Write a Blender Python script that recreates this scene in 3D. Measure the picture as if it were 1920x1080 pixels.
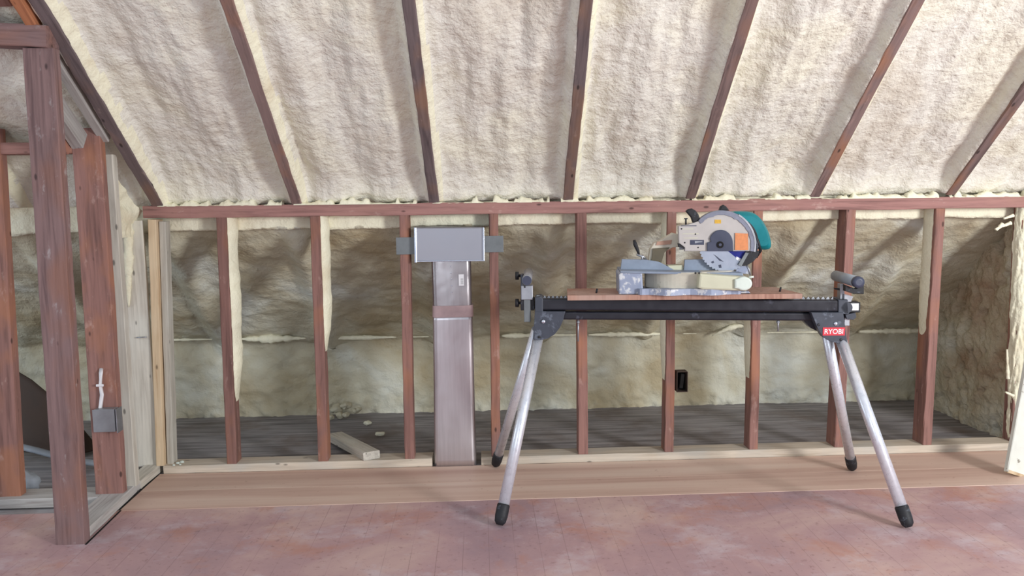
import bpy, bmesh, math, random
from mathutils import Vector, Matrix, noise
random.seed(7)
for o in list(bpy.data.objects): bpy.data.objects.remove(o)
scn = bpy.context.scene
COL = scn.collection

# ------------------------------------------------------------------ camera
F = 1560.0
PIT, ROLL, YAW = -0.1086, -0.0156, 0.0382
CAM = Vector((1.1466, -3.8039, 1.2493))
fw = Vector((math.sin(YAW)*math.cos(PIT), math.cos(YAW)*math.cos(PIT), math.sin(PIT)))
r0 = Vector((math.cos(YAW), -math.sin(YAW), 0)); u0 = r0.cross(fw)
cr, sr = math.cos(ROLL), math.sin(ROLL)
RV = r0*cr + u0*sr; UV = u0*cr - r0*sr
cd = bpy.data.cameras.new('camera'); cam = bpy.data.objects.new('camera', cd); COL.objects.link(cam)
cd.sensor_width = 36; cd.lens = F/1920*36; cd.clip_start = .05; cd.clip_end = 100
m = Matrix((RV, UV, -fw)).transposed().to_4x4(); m.translation = CAM
cam.matrix_world = m
scn.camera = cam

# ------------------------------------------------------------------ world, lights, exposure
scn.view_settings.view_transform = 'Standard'; scn.view_settings.look = 'None'
scn.view_settings.gamma = 1; scn.view_settings.use_curve_mapping = False
scn.view_settings.exposure = 0.16
w = bpy.data.worlds.new('world'); scn.world = w; w.use_nodes = True
w.node_tree.nodes['Background'].inputs[0].default_value = (.82, .90, 1.0, 1)
w.node_tree.nodes['Background'].inputs[1].default_value = 0.66

def area(name, loc, target, sx, sy, power, col):
    l = bpy.data.lights.new(name, 'AREA'); l.shape = 'RECTANGLE'; l.size = sx; l.size_y = sy
    l.energy = power; l.color = col
    o = bpy.data.objects.new(name, l); COL.objects.link(o)
    o.location = loc
    o.rotation_euler = (Vector(target)-Vector(loc)).to_track_quat('-Z', 'Y').to_euler()
    return o
# daylight from the gable window to the right behind the camera, and a dimmer one behind on the left
area('daylight_window', (5.0, -4.6, 1.6), (1.5, 0, 1.0), 0.9, 1.1, 210, (.98, .99, 1.0))
area('daylight_rear', (-.6, -7.0, 1.6), (1.4, 0, 1.0), 1.4, 1.3, 40, (.84, .92, 1.0))
area('daylight_side', (-3.6, -1.3, 1.3), (-.6, .9, .55), .8, 1.0, 26, (.78, .90, 1.0))

# ------------------------------------------------------------------ pixel-to-place helpers (ray against a real plane)
def ray(px, py): return fw + RV*((px-960)/F) - UV*((py-540)/F)
def atY(px, py, Y):
    d = ray(px, py); return CAM + d*((Y-CAM.y)/d.y)
def atZ(px, py, Z=0.0):
    d = ray(px, py); return CAM + d*((Z-CAM.z)/d.z)
def atX(px, py, X):
    d = ray(px, py); return CAM + d*((X-CAM.x)/d.x)
ANG = 0.67
RN = Vector((0, math.sin(ANG), math.cos(ANG))); RP = Vector((0, 0, 1.236))
def atR(px, py, off=0.0):
    d = ray(px, py); return CAM + d*(((RP+RN*off)-CAM).dot(RN)/d.dot(RN))
SL = Vector((0, -math.cos(ANG), math.sin(ANG)))      # up the slope, towards the camera

# ------------------------------------------------------------------ materials
def nt(name):
    M = bpy.data.materials.new(name); M.use_nodes = True
    t = M.node_tree; t.nodes.clear()
    out = t.nodes.new('ShaderNodeOutputMaterial'); b = t.nodes.new('ShaderNodeBsdfPrincipled')
    t.links.new(b.outputs[0], out.inputs[0]); b.inputs['Specular IOR Level'].default_value = .3
    return M, t, b
def N(t, kind, **kw):
    n = t.nodes.new(kind)
    for k, v in kw.items():
        if k in n.inputs: n.inputs[k].default_value = v
        else: setattr(n, k, v)
    return n
def coords(t, scale=(1,1,1), kind='Object', rnd=True):
    tc = t.nodes.new('ShaderNodeTexCoord'); src = tc.outputs[kind]
    if rnd:
        oi = t.nodes.new('ShaderNodeObjectInfo'); mu = N(t, 'ShaderNodeMath', operation='MULTIPLY'); mu.inputs[1].default_value = 37
        t.links.new(oi.outputs['Random'], mu.inputs[0])
        ad = N(t, 'ShaderNodeVectorMath', operation='ADD'); t.links.new(src, ad.inputs[0]); t.links.new(mu.outputs[0], ad.inputs[1]); src = ad.outputs[0]
    mp = N(t, 'ShaderNodeMapping'); mp.inputs['Scale'].default_value = scale
    t.links.new(src, mp.inputs['Vector']); return mp.outputs[0]
def nz(t, vec, scale, detail=4, rough=.55, dist=0):
    n = N(t, 'ShaderNodeTexNoise'); n.inputs['Scale'].default_value = scale; n.inputs['Detail'].default_value = detail
    n.inputs['Roughness'].default_value = rough; n.inputs['Distortion'].default_value = dist
    t.links.new(vec, n.inputs['Vector']); return n.outputs['Fac']
def ramp(t, fac, stops):
    r = t.nodes.new('ShaderNodeValToRGB'); e = r.color_ramp.elements
    while len(e) < len(stops): e.new(.5)
    for i, (p, c) in enumerate(stops):
        e[i].position = p; e[i].color = (tuple(c)+(1,))[:4] if hasattr(c, '__len__') else (c, c, c, 1)
    t.links.new(fac, r.inputs[0]); return r.outputs[0]
def mix(t, fac, a, b, mode='MIX'):
    n = N(t, 'ShaderNodeMix', data_type='RGBA', blend_type=mode)
    for s, v in ((0, fac), (6, a), (7, b)):
        if isinstance(v, bpy.types.NodeSocket): t.links.new(v, n.inputs[s])
        else: n.inputs[s].default_value = v if s == 0 else tuple(v)+(1,)*(4-len(v))
    return n.outputs[2]
def bump(t, b, h, strength, dist, prev=None):
    n = N(t, 'ShaderNodeBump'); n.inputs['Strength'].default_value = strength; n.inputs['Distance'].default_value = dist
    t.links.new(h, n.inputs['Height'])
    if prev: t.links.new(prev, n.inputs['Normal'])
    t.links.new(n.outputs[0], b.inputs['Normal']); return n.outputs[0]
def srgb(r, g, b):
    f = lambda c: (c/255/12.92) if c/255 <= .04045 else ((c/255+.055)/1.055)**2.4
    return (f(r), f(g), f(b))

def wood(name, base, dark, spot, spot_amt=.5, rough=.8, grain=1.0, dust=None):
    M, t, b = nt(name)
    g = nz(t, coords(t, (55, 55, 3.0)), 1.0, 6, .6, .6)
    c = ramp(t, g, [(.28, dark), (.5, base), (.75, tuple(min(1, x*1.25) for x in base))])
    big = nz(t, coords(t, (6, 6, 3.2)), 1.0, 3, .5, .3)
    c = mix(t, ramp(t, big, [(.5, 0.0), (.66, spot_amt)]), c, spot)
    k = N(t, 'ShaderNodeTexVoronoi'); k.inputs['Scale'].default_value = 1
    t.links.new(coords(t, (16, 16, 7)), k.inputs['Vector'])
    c = mix(t, ramp(t, k.outputs['Distance'], [(.06, .75), (.11, 0.0)]), c, tuple(x*.25 for x in dark))
    if dust:
        d = nz(t, coords(t, (20, 20, 9)), 1.0, 5, .7)
        c = mix(t, ramp(t, d, [(.60, 0.0), (.70, dust[3])]), c, dust[:3])
    oi = t.nodes.new('ShaderNodeObjectInfo')
    hs = N(t, 'ShaderNodeHueSaturation'); mr = N(t, 'ShaderNodeMapRange'); mr.inputs[3].default_value = .82; mr.inputs[4].default_value = 1.15
    t.links.new(oi.outputs['Random'], mr.inputs[0]); t.links.new(mr.outputs[0], hs.inputs['Value']); t.links.new(c, hs.inputs['Color'])
    t.links.new(hs.outputs[0], b.inputs['Base Color']); b.inputs['Roughness'].default_value = rough
    bump(t, b, g, .35*grain, .004)
    return M
M_STUD = wood('old_stud_wood', srgb(138,102,94), srgb(104,76,70), srgb(168,114,84), .6, dust=srgb(190,160,150)+(.45,))
M_RAFTER = wood('old_rafter_wood', srgb(104,92,92), srgb(74,64,66), srgb(136,104,84), .75, dust=srgb(170,150,140)+(.35,))
M_RAFTERR = wood('rusty_rafter_wood', srgb(126,106,102), srgb(90,76,74), srgb(156,110,82), .75, dust=srgb(180,150,140)+(.35,))
M_PLATE = wood('old_plate_wood', srgb(146,108,102), srgb(110,80,76), srgb(158,120,108), .5, dust=srgb(195,170,160)+(.4,))
M_GREYW = wood('dusty_brown_wood', srgb(122,98,96), srgb(92,72,72), srgb(140,92,66), .4, dust=srgb(170,165,165)+(.5,))
M_NEW = wood('new_pine', srgb(206,192,174), srgb(182,166,146), srgb(196,190,180), .7, grain=.5)
M_YEL = wood('yellow_pine', srgb(204,180,148), srgb(178,144,108), srgb(216,196,166), .5, grain=.5)
M_PALE = wood('foam_dusted_pine', srgb(196,190,178), srgb(168,160,148), srgb(208,206,196), .7, grain=.5)
M_GREYD = wood('dusty_grey_wood', srgb(168,164,160), srgb(138,130,126), srgb(184,182,180), .6, grain=.8)

def foam(name, a, b_, c_, low=False, bs=1.0):
    M, t, b = nt(name)
    v1 = coords(t, (1,1,1), rnd=False)
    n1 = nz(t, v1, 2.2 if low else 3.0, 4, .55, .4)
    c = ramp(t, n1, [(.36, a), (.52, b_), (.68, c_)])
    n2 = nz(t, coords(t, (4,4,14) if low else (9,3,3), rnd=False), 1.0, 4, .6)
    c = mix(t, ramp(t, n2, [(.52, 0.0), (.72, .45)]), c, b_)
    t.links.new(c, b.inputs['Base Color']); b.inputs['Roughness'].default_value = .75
    b.inputs['Specular IOR Level'].default_value = .2
    f1 = nz(t, coords(t, (1,1,1), rnd=False), 62, 3, .55, .3)
    f2 = nz(t, coords(t, (1,1,1.3), rnd=False), 24, 3, .5, .2)
    p = bump(t, b, f2, .32*bs, .02)
    bump(t, b, f1, .62*bs, .011, p)
    return M
M_FOAM = foam('spray_foam', srgb(226,222,204), srgb(224,221,210), srgb(212,205,190))
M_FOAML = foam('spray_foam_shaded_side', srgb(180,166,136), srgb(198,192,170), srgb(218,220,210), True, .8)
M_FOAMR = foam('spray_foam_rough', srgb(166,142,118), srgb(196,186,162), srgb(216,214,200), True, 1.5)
M_CREAM = foam('cream_foam', srgb(236,232,206), srgb(232,228,204), srgb(222,212,184), False, .7)

def plain(name, col, rough=.5, metal=0.0, var=.12, sc=25, bmp=0.1, spots=None):
    M, t, b = nt(name)
    n = nz(t, coords(t), sc, 4, .6)
    c = ramp(t, n, [(.3, tuple(x*(1-var) for x in col)), (.7, tuple(min(1, x*(1+var)) for x in col))])
    if spots:
        n2 = nz(t, coords(t), spots[4], 4, .65)
        c = mix(t, ramp(t, n2, [(spots[3], 0.0), (spots[3]+.06, .85)]), c, spots[:3])
    t.links.new(c, b.inputs['Base Color'])
    rr = ramp(t, n, [(.3, max(0, rough-.08)), (.7, min(1, rough+.08))]); t.links.new(rr, b.inputs['Roughness'])
    b.inputs['Metallic'].default_value = metal; b.inputs['Specular IOR Level'].default_value = .4
    if bmp: bump(t, b, n, bmp, .002)
    return M
M_BLACK = plain('black_paint', srgb(34,34,42), .38, spots=srgb(70,72,84)+(.62, 12))
M_BRACK = plain('dark_grey_plastic', srgb(62,66,76), .45, spots=srgb(98,104,116)+(.58, 18))
M_RUB = plain('black_rubber', srgb(30,30,34), .6, spots=srgb(72,76,84)+(.6, 40))
M_ALU = plain('aluminium_tube', srgb(220,222,230), .32, .55, .06, 60, .05)
M_STEEL = plain('grey_steel', srgb(160,162,168), .42, .7, .12)
M_DSTEEL = plain('dull_zinc_plate', srgb(118,122,124), .55, .5, .15, 18)
M_CASTB = plain('scuffed_grey_casting', srgb(142,150,170), .5, .1, .1, 14, .3, spots=srgb(206,206,206)+(.53, 28))
M_FENCE = plain('grey_fence_casting', srgb(132,142,158), .45, .2, .1, 20)
M_SAWC = plain('cream_grey_casting', srgb(176,170,166), .5, .05, .06, 16, .1)
M_BEIGE = plain('beige_casting', srgb(196,188,172), .5, .0, .12, 12, .2, spots=srgb(150,140,124)+(.62, 22))
M_OLIVE = plain('olive_beige_casting', srgb(192,190,166), .5, .0, .05, 12, .1)
M_WHITE = plain('white_plastic', srgb(204,212,202), .5, 0, .04)
M_WIRE = plain('white_cable', srgb(226,224,226), .45, 0, .03)
M_TEAL = plain('teal_housing', srgb(0,118,126), .35, 0, .12, 10)
M_INNER = plain('slate_cover', srgb(62,66,84), .42, 0, .08)
M_ORANGE = plain('orange_label', srgb(204,130,84), .6, 0, .12, 90, 0)
M_YELLOW = plain('yellow_label', srgb(204,160,56), .6, 0, .15, 120, 0)
M_BLUE = plain('blue_blade_print', srgb(28,36,120), .35, .2, .1)
M_SILV = plain('blade_steel', srgb(206,212,226), .24, .9, .06, 8, 0)
M_RED = plain('red_sticker', srgb(206,52,66), .5, 0, .05)
M_STW = plain('sticker_white', srgb(238,236,238), .5, 0, .02)
M_CARD = plain('dark_brown_board', srgb(72,58,50), .8, 0, .15, 10)
M_DARK = plain('dark_void', srgb(16,13,12), .9, 0, 0)
M_GREYP = plain('grey_pipe_dust', srgb(148,154,162), .7, 0, .15, 12)
M_JBOX = plain('galvanised_box', srgb(150,152,156), .42, .55, .12, 20)
M_INK = plain('pencil_grey', srgb(120,122,118), .8)

def duct_mat(name, base, rough, warp):
    M, t, b = nt(name)
    n = nz(t, coords(t, (90, 90, 4)), 1, 4, .6); n2 = nz(t, coords(t, (1,1,.6)), 5, 3, .5)
    c = ramp(t, n, [(.3, tuple(x*.88 for x in base)), (.7, base)])
    t.links.new(c, b.inputs['Base Color']); b.inputs['Metallic'].default_value = .9
    t.links.new(ramp(t, n2, [(.3, rough-.06), (.7, rough+.08)]), b.inputs['Roughness'])
    bump(t, b, n2, warp, .02)
    return M
M_DUCT = duct_mat('galvanised_duct', srgb(206,200,203), .36, .25)
M_DUCTU = duct_mat('galvanised_duct_shiny', srgb(176,170,172), .28, .5)
M_BOOT = plain('brushed_boot', srgb(158,158,166), .45, .75, .03, 6, .05)
M_TAPE = plain('pinkish_tape', srgb(186,160,160), .5, .2, .1, 30)

def floor_mat():
    M, t, b = nt('worn_painted_floor')
    v = coords(t, rnd=False)
    n1 = nz(t, v, 1.6, 5, .6, .6)
    c = ramp(t, n1, [(.3, srgb(158,130,136)), (.5, srgb(180,146,146)), (.68, srgb(204,174,164))])
    n2 = nz(t, v, 3.4, 6, .62, .4)
    c = mix(t, ramp(t, n2, [(.54, 0.0), (.66, .5)]), c, srgb(184,126,102))
    n3 = nz(t, coords(t, (1,1.3,1), rnd=False), 3.4, 9, .74, .1)
    c = mix(t, ramp(t, n3, [(.52, 0.0), (.66, .5)]), c, srgb(200,188,194))
    n4 = nz(t, v, 42, 4, .7)
    c = mix(t, ramp(t, n4, [(.3, .4), (.42, 0.0)]), c, srgb(104,66,62))
    c = mix(t, ramp(t, n4, [(.64, 0.0), (.72, .45)]), c, srgb(196,176,172))
    # board seams running away from the camera
    sx = N(t, 'ShaderNodeSeparateXYZ'); t.links.new(v, sx.inputs[0])
    mu = N(t, 'ShaderNodeMath', operation='MULTIPLY'); mu.inputs[1].default_value = 1/.092; t.links.new(sx.outputs[0], mu.inputs[0])
    fr = N(t, 'ShaderNodeMath', operation='FRACT'); t.links.new(mu.outputs[0], fr.inputs[0])
    seam = ramp(t, fr.outputs[0], [(.0, 1.0), (.03, 0.0)])
    sn = mix(t, ramp(t, nz(t, v, 2.2, 2), [(.4, 0.15), (.6, .6)]), (0,0,0), seam, 'MIX')
    c = mix(t, sn, c, srgb(92,60,58))
    t.links.new(c, b.inputs['Base Color'])
    t.links.new(ramp(t, n3, [(.4, .42), (.65, .62)]), b.inputs['Roughness'])
    bump(t, b, n3, .2, .004)
    return M
M_FLOOR = floor_mat()
def strip_mat():
    M, t, b = nt('new_floor_board')
    g = nz(t, coords(t, (.7, 13, 8), rnd=True), 1, 3, .5, .3)
    c = ramp(t, g, [(.3, srgb(186,152,138)), (.5, srgb(202,172,156)), (.72, srgb(214,190,174))])
    n = nz(t, coords(t), 40, 3); c = mix(t, ramp(t, n, [(.66, 0.0), (.74, .4)]), c, srgb(150,110,95))
    t.links.new(c, b.inputs['Base Color']); b.inputs['Roughness'].default_value = .5; bump(t, b, g, .08, .002)
    return M
M_STRIP = strip_mat()
def back_floor_mat():
    M, t, b = nt('dusty_grey_floor')
    v = coords(t, rnd=False)
    g = nz(t, coords(t, (2.5, 30, 1), rnd=False), 1, 5, .6, .4)
    c = ramp(t, g, [(.3, srgb(110,106,108)), (.5, srgb(142,138,140)), (.7, srgb(168,164,164))])
    n = nz(t, v, 3, 5, .6); c = mix(t, ramp(t, n, [(.5, 0.0), (.66, .6)]), c, srgb(112,98,90))
    sx = N(t, 'ShaderNodeSeparateXYZ'); t.links.new(v, sx.inputs[0])
    mu = N(t, 'ShaderNodeMath', operation='MULTIPLY'); mu.inputs[1].default_value = 1/.082; t.links.new(sx.outputs[1], mu.inputs[0])
    fr = N(t, 'ShaderNodeMath', operation='FRACT'); t.links.new(mu.outputs[0], fr.inputs[0])
    c = mix(t, ramp(t, fr.outputs[0], [(.0, .6), (.07, 0.0)]), c, srgb(50,44,42))
    t.links.new(c, b.inputs['Base Color']); b.inputs['Roughness'].default_value = .8; bump(t, b, g, .3, .004)
    return M
M_BFLOOR = back_floor_mat()

# ------------------------------------------------------------------ object helpers
W = {}
def link(name, me, mat, parent=None, mw=Matrix()):
    o = bpy.data.objects.new(name, me); COL.objects.link(o)
    if mat and me is not None and not me.materials: me.materials.append(mat)
    if parent is not None:
        o.parent = parent; o.matrix_basis = W[parent.name].inverted() @ mw
    else: o.matrix_basis = mw
    W[o.name] = mw.copy(); return o
def tag(o, label, cat, group=None):
    o['label'] = label; o['category'] = cat
    if group: o['group'] = group
    return o
def struct(o): o['kind'] = 'structure'; return o
def thing(name, label, cat, loc, group=None, rz=0.0):
    mw = Matrix.Translation(Vector(loc)) @ Matrix.Rotation(rz, 4, 'Z')
    o = bpy.data.objects.new(name, None); o.empty_display_size = .05; COL.objects.link(o); o.matrix_basis = mw; W[o.name] = mw.copy()
    return tag(o, label, cat, group)
def mesh(name, vs, fs, smooth=False):
    me = bpy.data.meshes.new(name); me.from_pydata([tuple(v) for v in vs], [], fs)
    if smooth:
        for p in me.polygons: p.use_smooth = True
    me.update(); return me
def bm_mesh(name, bm, smooth=False):
    bmesh.ops.recalc_face_normals(bm, faces=bm.faces[:])
    me = bpy.data.meshes.new(name); bm.to_mesh(me); bm.free()
    if smooth:
        for p in me.polygons: p.use_smooth = True
    return me
def frame(p0, p1, xdir):
    z = (Vector(p1)-Vector(p0)); L = z.length; z.normalize()
    x = Vector(xdir); x = (x - z*x.dot(z)).normalized(); y = z.cross(x)
    m = Matrix((x, y, z)).transposed().to_4x4(); m.translation = Vector(p0); return m, L
def beam(name, p0, p1, w_, d_, mat, parent=None, xdir=(1,0,0), ch=.003, jit=.0014, ox=0, oy=0, seg=.07, wedge=0):
    """lumber: w_ along xdir, d_ across, grain along local z"""
    mw, L = frame(p0, p1, xdir); n = max(2, int(L/seg)); vs = []; fs = []
    hx, hy = w_/2, d_/2
    sec = [(-hx+ch,-hy),(hx-ch,-hy),(hx,-hy+ch),(hx,hy-ch),(hx-ch,hy),(-hx+ch,hy),(-hx,hy-ch),(-hx,-hy+ch)]
    sx = random.random()*50
    for i in range(n+1):
        z = L*i/n; a = noise.noise(Vector((sx, 3.1, z*1.6)))*jit*1.4; b2 = noise.noise(Vector((sx+9, 1.1, z*1.6)))*jit*.8
        for k, (x, y) in enumerate(sec):
            j = noise.noise(Vector((sx+k*2.3, z*14, .5)))*jit
            vs.append((x+ox+a+j, y+oy+b2+j, z))
    for i in range(n):
        for k in range(8):
            k2 = (k+1) % 8; fs.append((i*8+k, i*8+k2, (i+1)*8+k2, (i+1)*8+k))
    fs.append(tuple(reversed(range(8)))); fs.append(tuple(n*8+k for k in range(8)))
    return link(name, mesh(name, vs, fs), mat, parent, mw)
def box(name, c, s, mat, parent=None, rz=0.0, bev=.002, rot=None):
    bm = bmesh.new(); bmesh.ops.create_cube(bm, size=1, matrix=Matrix.Diagonal((s[0], s[1], s[2], 1)))
    if bev: bmesh.ops.bevel(bm, geom=bm.edges[:], offset=min(bev, min(s)*.3), segments=2, affect='EDGES', profile=.5)
    mw = Matrix.Translation(Vector(c)) @ (rot if rot is not None else Matrix.Rotation(rz, 4, 'Z'))
    return link(name, bm_mesh(name, bm), mat, parent, mw)
def tube(name, pts, r, mat, parent=None, n=16, cap=True, radii=None, squash=1):
    P = [Vector(p) for p in pts]; o0 = P[0].copy(); vs = []; fs = []
    up = None
    for i, p in enumerate(P):
        t = (P[min(i+1, len(P)-1)] - P[max(i-1, 0)]).normalized()
        if up is None: up = Vector((0,0,1)) if abs(t.z) < .9 else Vector((1,0,0))
        x = up.cross(t).normalized(); y = t.cross(x); up = y if False else up
        rr = radii[i] if radii else r
        for k in range(n):
            a = 2*math.pi*k/n; vs.append(p - o0 + x*math.cos(a)*rr + y*math.sin(a)*rr*squash)
    for i in range(len(P)-1):
        for k in range(n):
            k2 = (k+1) % n; fs.append((i*n+k, i*n+k2, (i+1)*n+k2, (i+1)*n+k))
    if cap: fs.append(tuple(reversed(range(n)))); fs.append(tuple((len(P)-1)*n+k for k in range(n)))
    me = mesh(name, vs, fs, True)
    if cap: me.polygons[-1].use_smooth = False; me.polygons[-2].use_smooth = False
    return link(name, me, mat, parent, Matrix.Translation(o0))
def prism(name, pts, y0, y1, mat, parent, mw, bev=.0015, smooth=False):
    """outline (x,z) extruded from y0 to y1 in the frame mw"""
    bm = bmesh.new(); a = [bm.verts.new((x, y0, z)) for x, z in pts]; b = [bm.verts.new((x, y1, z)) for x, z in pts]
    n = len(pts); bm.faces.new(a); bm.faces.new(list(reversed(b)))
    for i in range(n): bm.faces.new((a[i], b[i], b[(i+1)%n], a[(i+1)%n]))
    bmesh.ops.recalc_face_normals(bm, faces=bm.faces[:])
    if bev: bmesh.ops.bevel(bm, geom=[e for e in bm.edges if (abs(e.verts[0].co.y-e.verts[1].co.y) < 1e-6)], offset=bev, segments=2, affect='EDGES', profile=.5)
    return link(name, bm_mesh(name, bm, smooth), mat, parent, mw)
def fr(v, s, seed=0, oct_=3):
    return noise.fractal(Vector(v)*s + Vector((seed*7.3, seed*3.1, seed)), 1.0, 2.0, oct_, noise_basis='PERLIN_ORIGINAL')
def grid(name, fn, nu, nv, mat, parent=None, origin=(0,0,0)):
    o0 = Vector(origin); vs = []; fs = []
    for j in range(nv+1):
        for i in range(nu+1): vs.append(Vector(fn(i/nu, j/nv)) - o0)
    for j in range(nv):
        for i in range(nu):
            a = j*(nu+1)+i; fs.append((a, a+1, a+nu+2, a+nu+1))
    return link(name, mesh(name, vs, fs, True), mat, parent, Matrix.Translation(o0))
def blob(name, c, s, mat, parent=None, amp=.35, sc=40, sub=3, seed=None):
    bm = bmesh.new(); bmesh.ops.create_icosphere(bm, subdivisions=sub, radius=1)
    sd = random.random()*90 if seed is None else seed
    for v in bm.verts:
        d = v.co.normalized(); v.co = Vector((d.x*s[0], d.y*s[1], d.z*s[2])) * (1 + amp*fr(d*max(s), sc, sd))
    return link(name, bm_mesh(name, bm, True), mat, parent, Matrix.Translation(Vector(c)))

XL, XR = -2.2, 3.735          # foam runs from the left side room to the right return wall
SP = .6034; RX = [-.318 + i*.6045 for i in range(7)]; RXA = [RX[0]-.61*1.02] + RX
RHW = .022
# ------------------------------------------------------------------ large structure
# floor of the room (painted boards), new boards along the knee wall, and rough floor behind it
def slab(name, x0, x1, y0, y1, z0, z1, mat, parent=None):
    return box(name, ((x0+x1)/2, (y0+y1)/2, (z0+z1)/2), (x1-x0, y1-y0, z1-z0), mat, parent, bev=.0012)
fl = struct(slab('floor', -4.0, 6.5, -8.0, -.462, -.04, 0, M_FLOOR))
slab('floor_board', -.352, 3.9, -.2355, -.006, -.03, .001, M_STRIP, fl)
slab('floor_board', -.352, 3.9, -.460, -.2355, -.03, .001, M_STRIP, fl)
slab('attic_floor', -4.0, 4.2, -.002, 1.3, -.05, -.004, M_BFLOOR, fl)
slab('side_floor', -4.0, -.34, -.46, -.002, -.05, -.006, M_BFLOOR, fl)
# sloping ceiling foam
RB = [(294,384),(557,384),(815,381),(1066,375),(1295,371),(1529,368),(1785,362)]
RT = [(67,0),(424,0),(766,0),(1100,0),(1411,0),(1723,0),None]
RL = []
for i in range(7):
    a = atR(*RB[i]); b = atR(*RT[i]) if RT[i] else Vector((RX[6]+.01, -.87, 1.91))
    sa, sb = (a-RP).dot(SL), (b-RP).dot(SL); k = (b.x-a.x)/(sb-sa); RL.append((a.x-k*sa, k))
RL.insert(0, (RL[0][0]-.62, 0))
def edge_d(x, s):
    return min(abs(x-(c+k*s)) for c, k in RL) - RHW
def ceil_fn(u, v):
    x = XL + (4.75-XL)*u; s = -.10 + 2.08*v
    d = edge_d(x, s); wav = .008*fr((x, s*3, 0), 6, 2)
    k = max(0, min(1, (d - .002 + wav*.6)/.032)); k = k*k*(3-2*k)
    h = .004 + .060*k
    h += k*(.034*fr((x*2.6, s*.6, 0), 2.0, 1, 4) + .0045*fr((x, s, 0), 18, 3, 3) + .0016*fr((x, s, 0), 60, 5, 2))
    low = min(1, max(0, 1 - s/.14)); h -= .03*low*low*k
    p = RP + SL*s + RN*h
    if s < .01: p.z = max(p.z, 1.2345+.002)
    return (x, p.y, p.z)
ce = struct(grid('ceiling', ceil_fn, 700, 210, M_FOAM))
ce.data.materials.append(M_CREAM)
for p in ce.data.polygons:
    c = p.center; s_ = (c-RP).dot(SL)
    sd = min(((c.x-(q+k*s_)) for q, k in RL), key=abs)
    if RHW-.006 < sd < RHW+.024 + .010*fr((c.x*.3, s_, 4), 5, 2): p.material_index = 1  # creamier foam right of each rafter, with its lit brightness put into the colour
# foam behind the knee wall: lip under the plate, slope down to the eave, short vertical wall
def back_prof(x, v):
    if v < .06: t = v/.06; return (.090 + .002*t, 1.245 - .13*t)
    if v < .12: t = (v-.06)/.06; return (.092 + .072*t, 1.115 - .015*t + .02*math.sin(math.pi*t))
    if v < .72: t = (v-.12)/.60; return (.164 + .84*t, 1.10 - .665*t)
    t = (v-.72)/.28; return (1.004 + .02*t, .435 - .46*t)
def back_fn(u, v):
    x = XL + (XR+.05-XL)*u; y, z = back_prof(x, v)
    n = Vector((0, -.62, -.78)) if v < .72 else Vector((0, -1, 0))
    d = min(abs(x-r) for r in RXA)
    rid = max(0, 1-d/.10); amp = min(1, max(0, (v-.10)/.05)) * (1 if v < .72 else max(0, 1-(v-.72)/.06))
    h = .045*rid*rid*(3-2*rid)*amp
    h += (.022*fr((x, y*1.3, z*1.6), 2.6, 4, 4) + .007*fr((x, y, z*2), 11, 6, 3) + .002*fr((x, y, z), 50, 8, 2)) * (.35 + .65*min(1, v/.12))
    if v > .72: h += .012*fr((x, 0, z), 5, 9)
    if v > .90: h += (v-.90)*10*max(0, .004+.035*fr((x, 0, z), 20, 9))
    if v < .06: h = .010*fr((x*2, 0, z), 9, 11)
    return (x, y + n.y*h, z + n.z*h)
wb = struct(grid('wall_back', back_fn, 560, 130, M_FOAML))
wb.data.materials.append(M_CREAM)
for i, p in enumerate(wb.data.polygons):
    if i//560 < 8 + 2.5*fr((p.center.x, 0, 0), 5, 2): p.material_index = 1
def rwall_fn(u, v):
    y = -.06 + 1.12*u; z = -.03 + 1.35*v
    h = .03*fr((2, y, z*.5), 5, 3, 4) + .012*fr((2, y, z), 22, 5, 4)
    g = fr((5, y*1.2, z*1.2), 9, 6, 2)
    if g > .28: h -= .04*(g-.28)*3
    return (XR + .01 - h, y, z)
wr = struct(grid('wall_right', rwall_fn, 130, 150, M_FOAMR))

# ------------------------------------------------------------------ knee wall framing
STG = 'red-brown wall studs of the low knee wall'
GY = .0
pl0 = atY(276, 394, 0); pl1 = Vector((4.6, 0, 1.176)); ZT = 1.182
tp = beam('top_plate', (pl0.x-.02, .05, 1.208), (4.4, .05, 1.188), .1, .054, M_PLATE, xdir=(0,1,0), jit=.003)
tag(tp, 'long red-brown horizontal plank capping the low studs under the sloping foam', 'top plate')
sl1 = beam('sill_plate', (-.335, .046, .019), (.905, .046, .019), .106, .038, M_NEW, xdir=(0,1,0))
tag(sl1, 'pale new pine strip on the floor under the studs, left of the metal duct', 'sill plate')
sl2 = beam('sill_plate', (1.135, .046, .019), (3.72, .046, .019), .106, .038, M_NEW, xdir=(0,1,0))
tag(sl2, 'pale new pine strip on the floor under the studs, right of the metal duct', 'sill plate')
studs = {}
SD = [  # bottom px(x,y), top px, width px, label, foam on right side?
 ('A', 434,867, 414,409, 18.5, 'red-brown stud nearest the pale corner post, foam strip down its right side', 1),
 ('B', 606,864, 590,407, 18, 'red-brown stud behind the wood offcut, bright foam edge on its upper right side', 1),
 ('C', 768,860, 757,405, 18, 'red-brown stud left of the metal duct, holding its left strap', 0),
 ('D', 930,856, 926,403, 17, 'red-brown stud right of the metal duct, holding its right strap', 0),
 ('E', 1094,849, 1091,402, 18, 'orange-brown stud behind the left end of the saw stand', 0),
 ('F', 1255,847, 1260,397, 17, 'reddish stud behind the middle of the saw stand, outlet box on its right side', 2),
 ('G', 1413,844, 1423,394, 17, 'reddish stud seen behind the saw motor and right half of the stand', 2),
 ('H', 1573,840, 1597,389, 18, 'dark-sided stud rising behind the right roller of the saw stand', 3),
 ('I', 1738,837, 1765,389, 18, 'last red-brown stud at right, pale foam on its upper left side', 4)]
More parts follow.
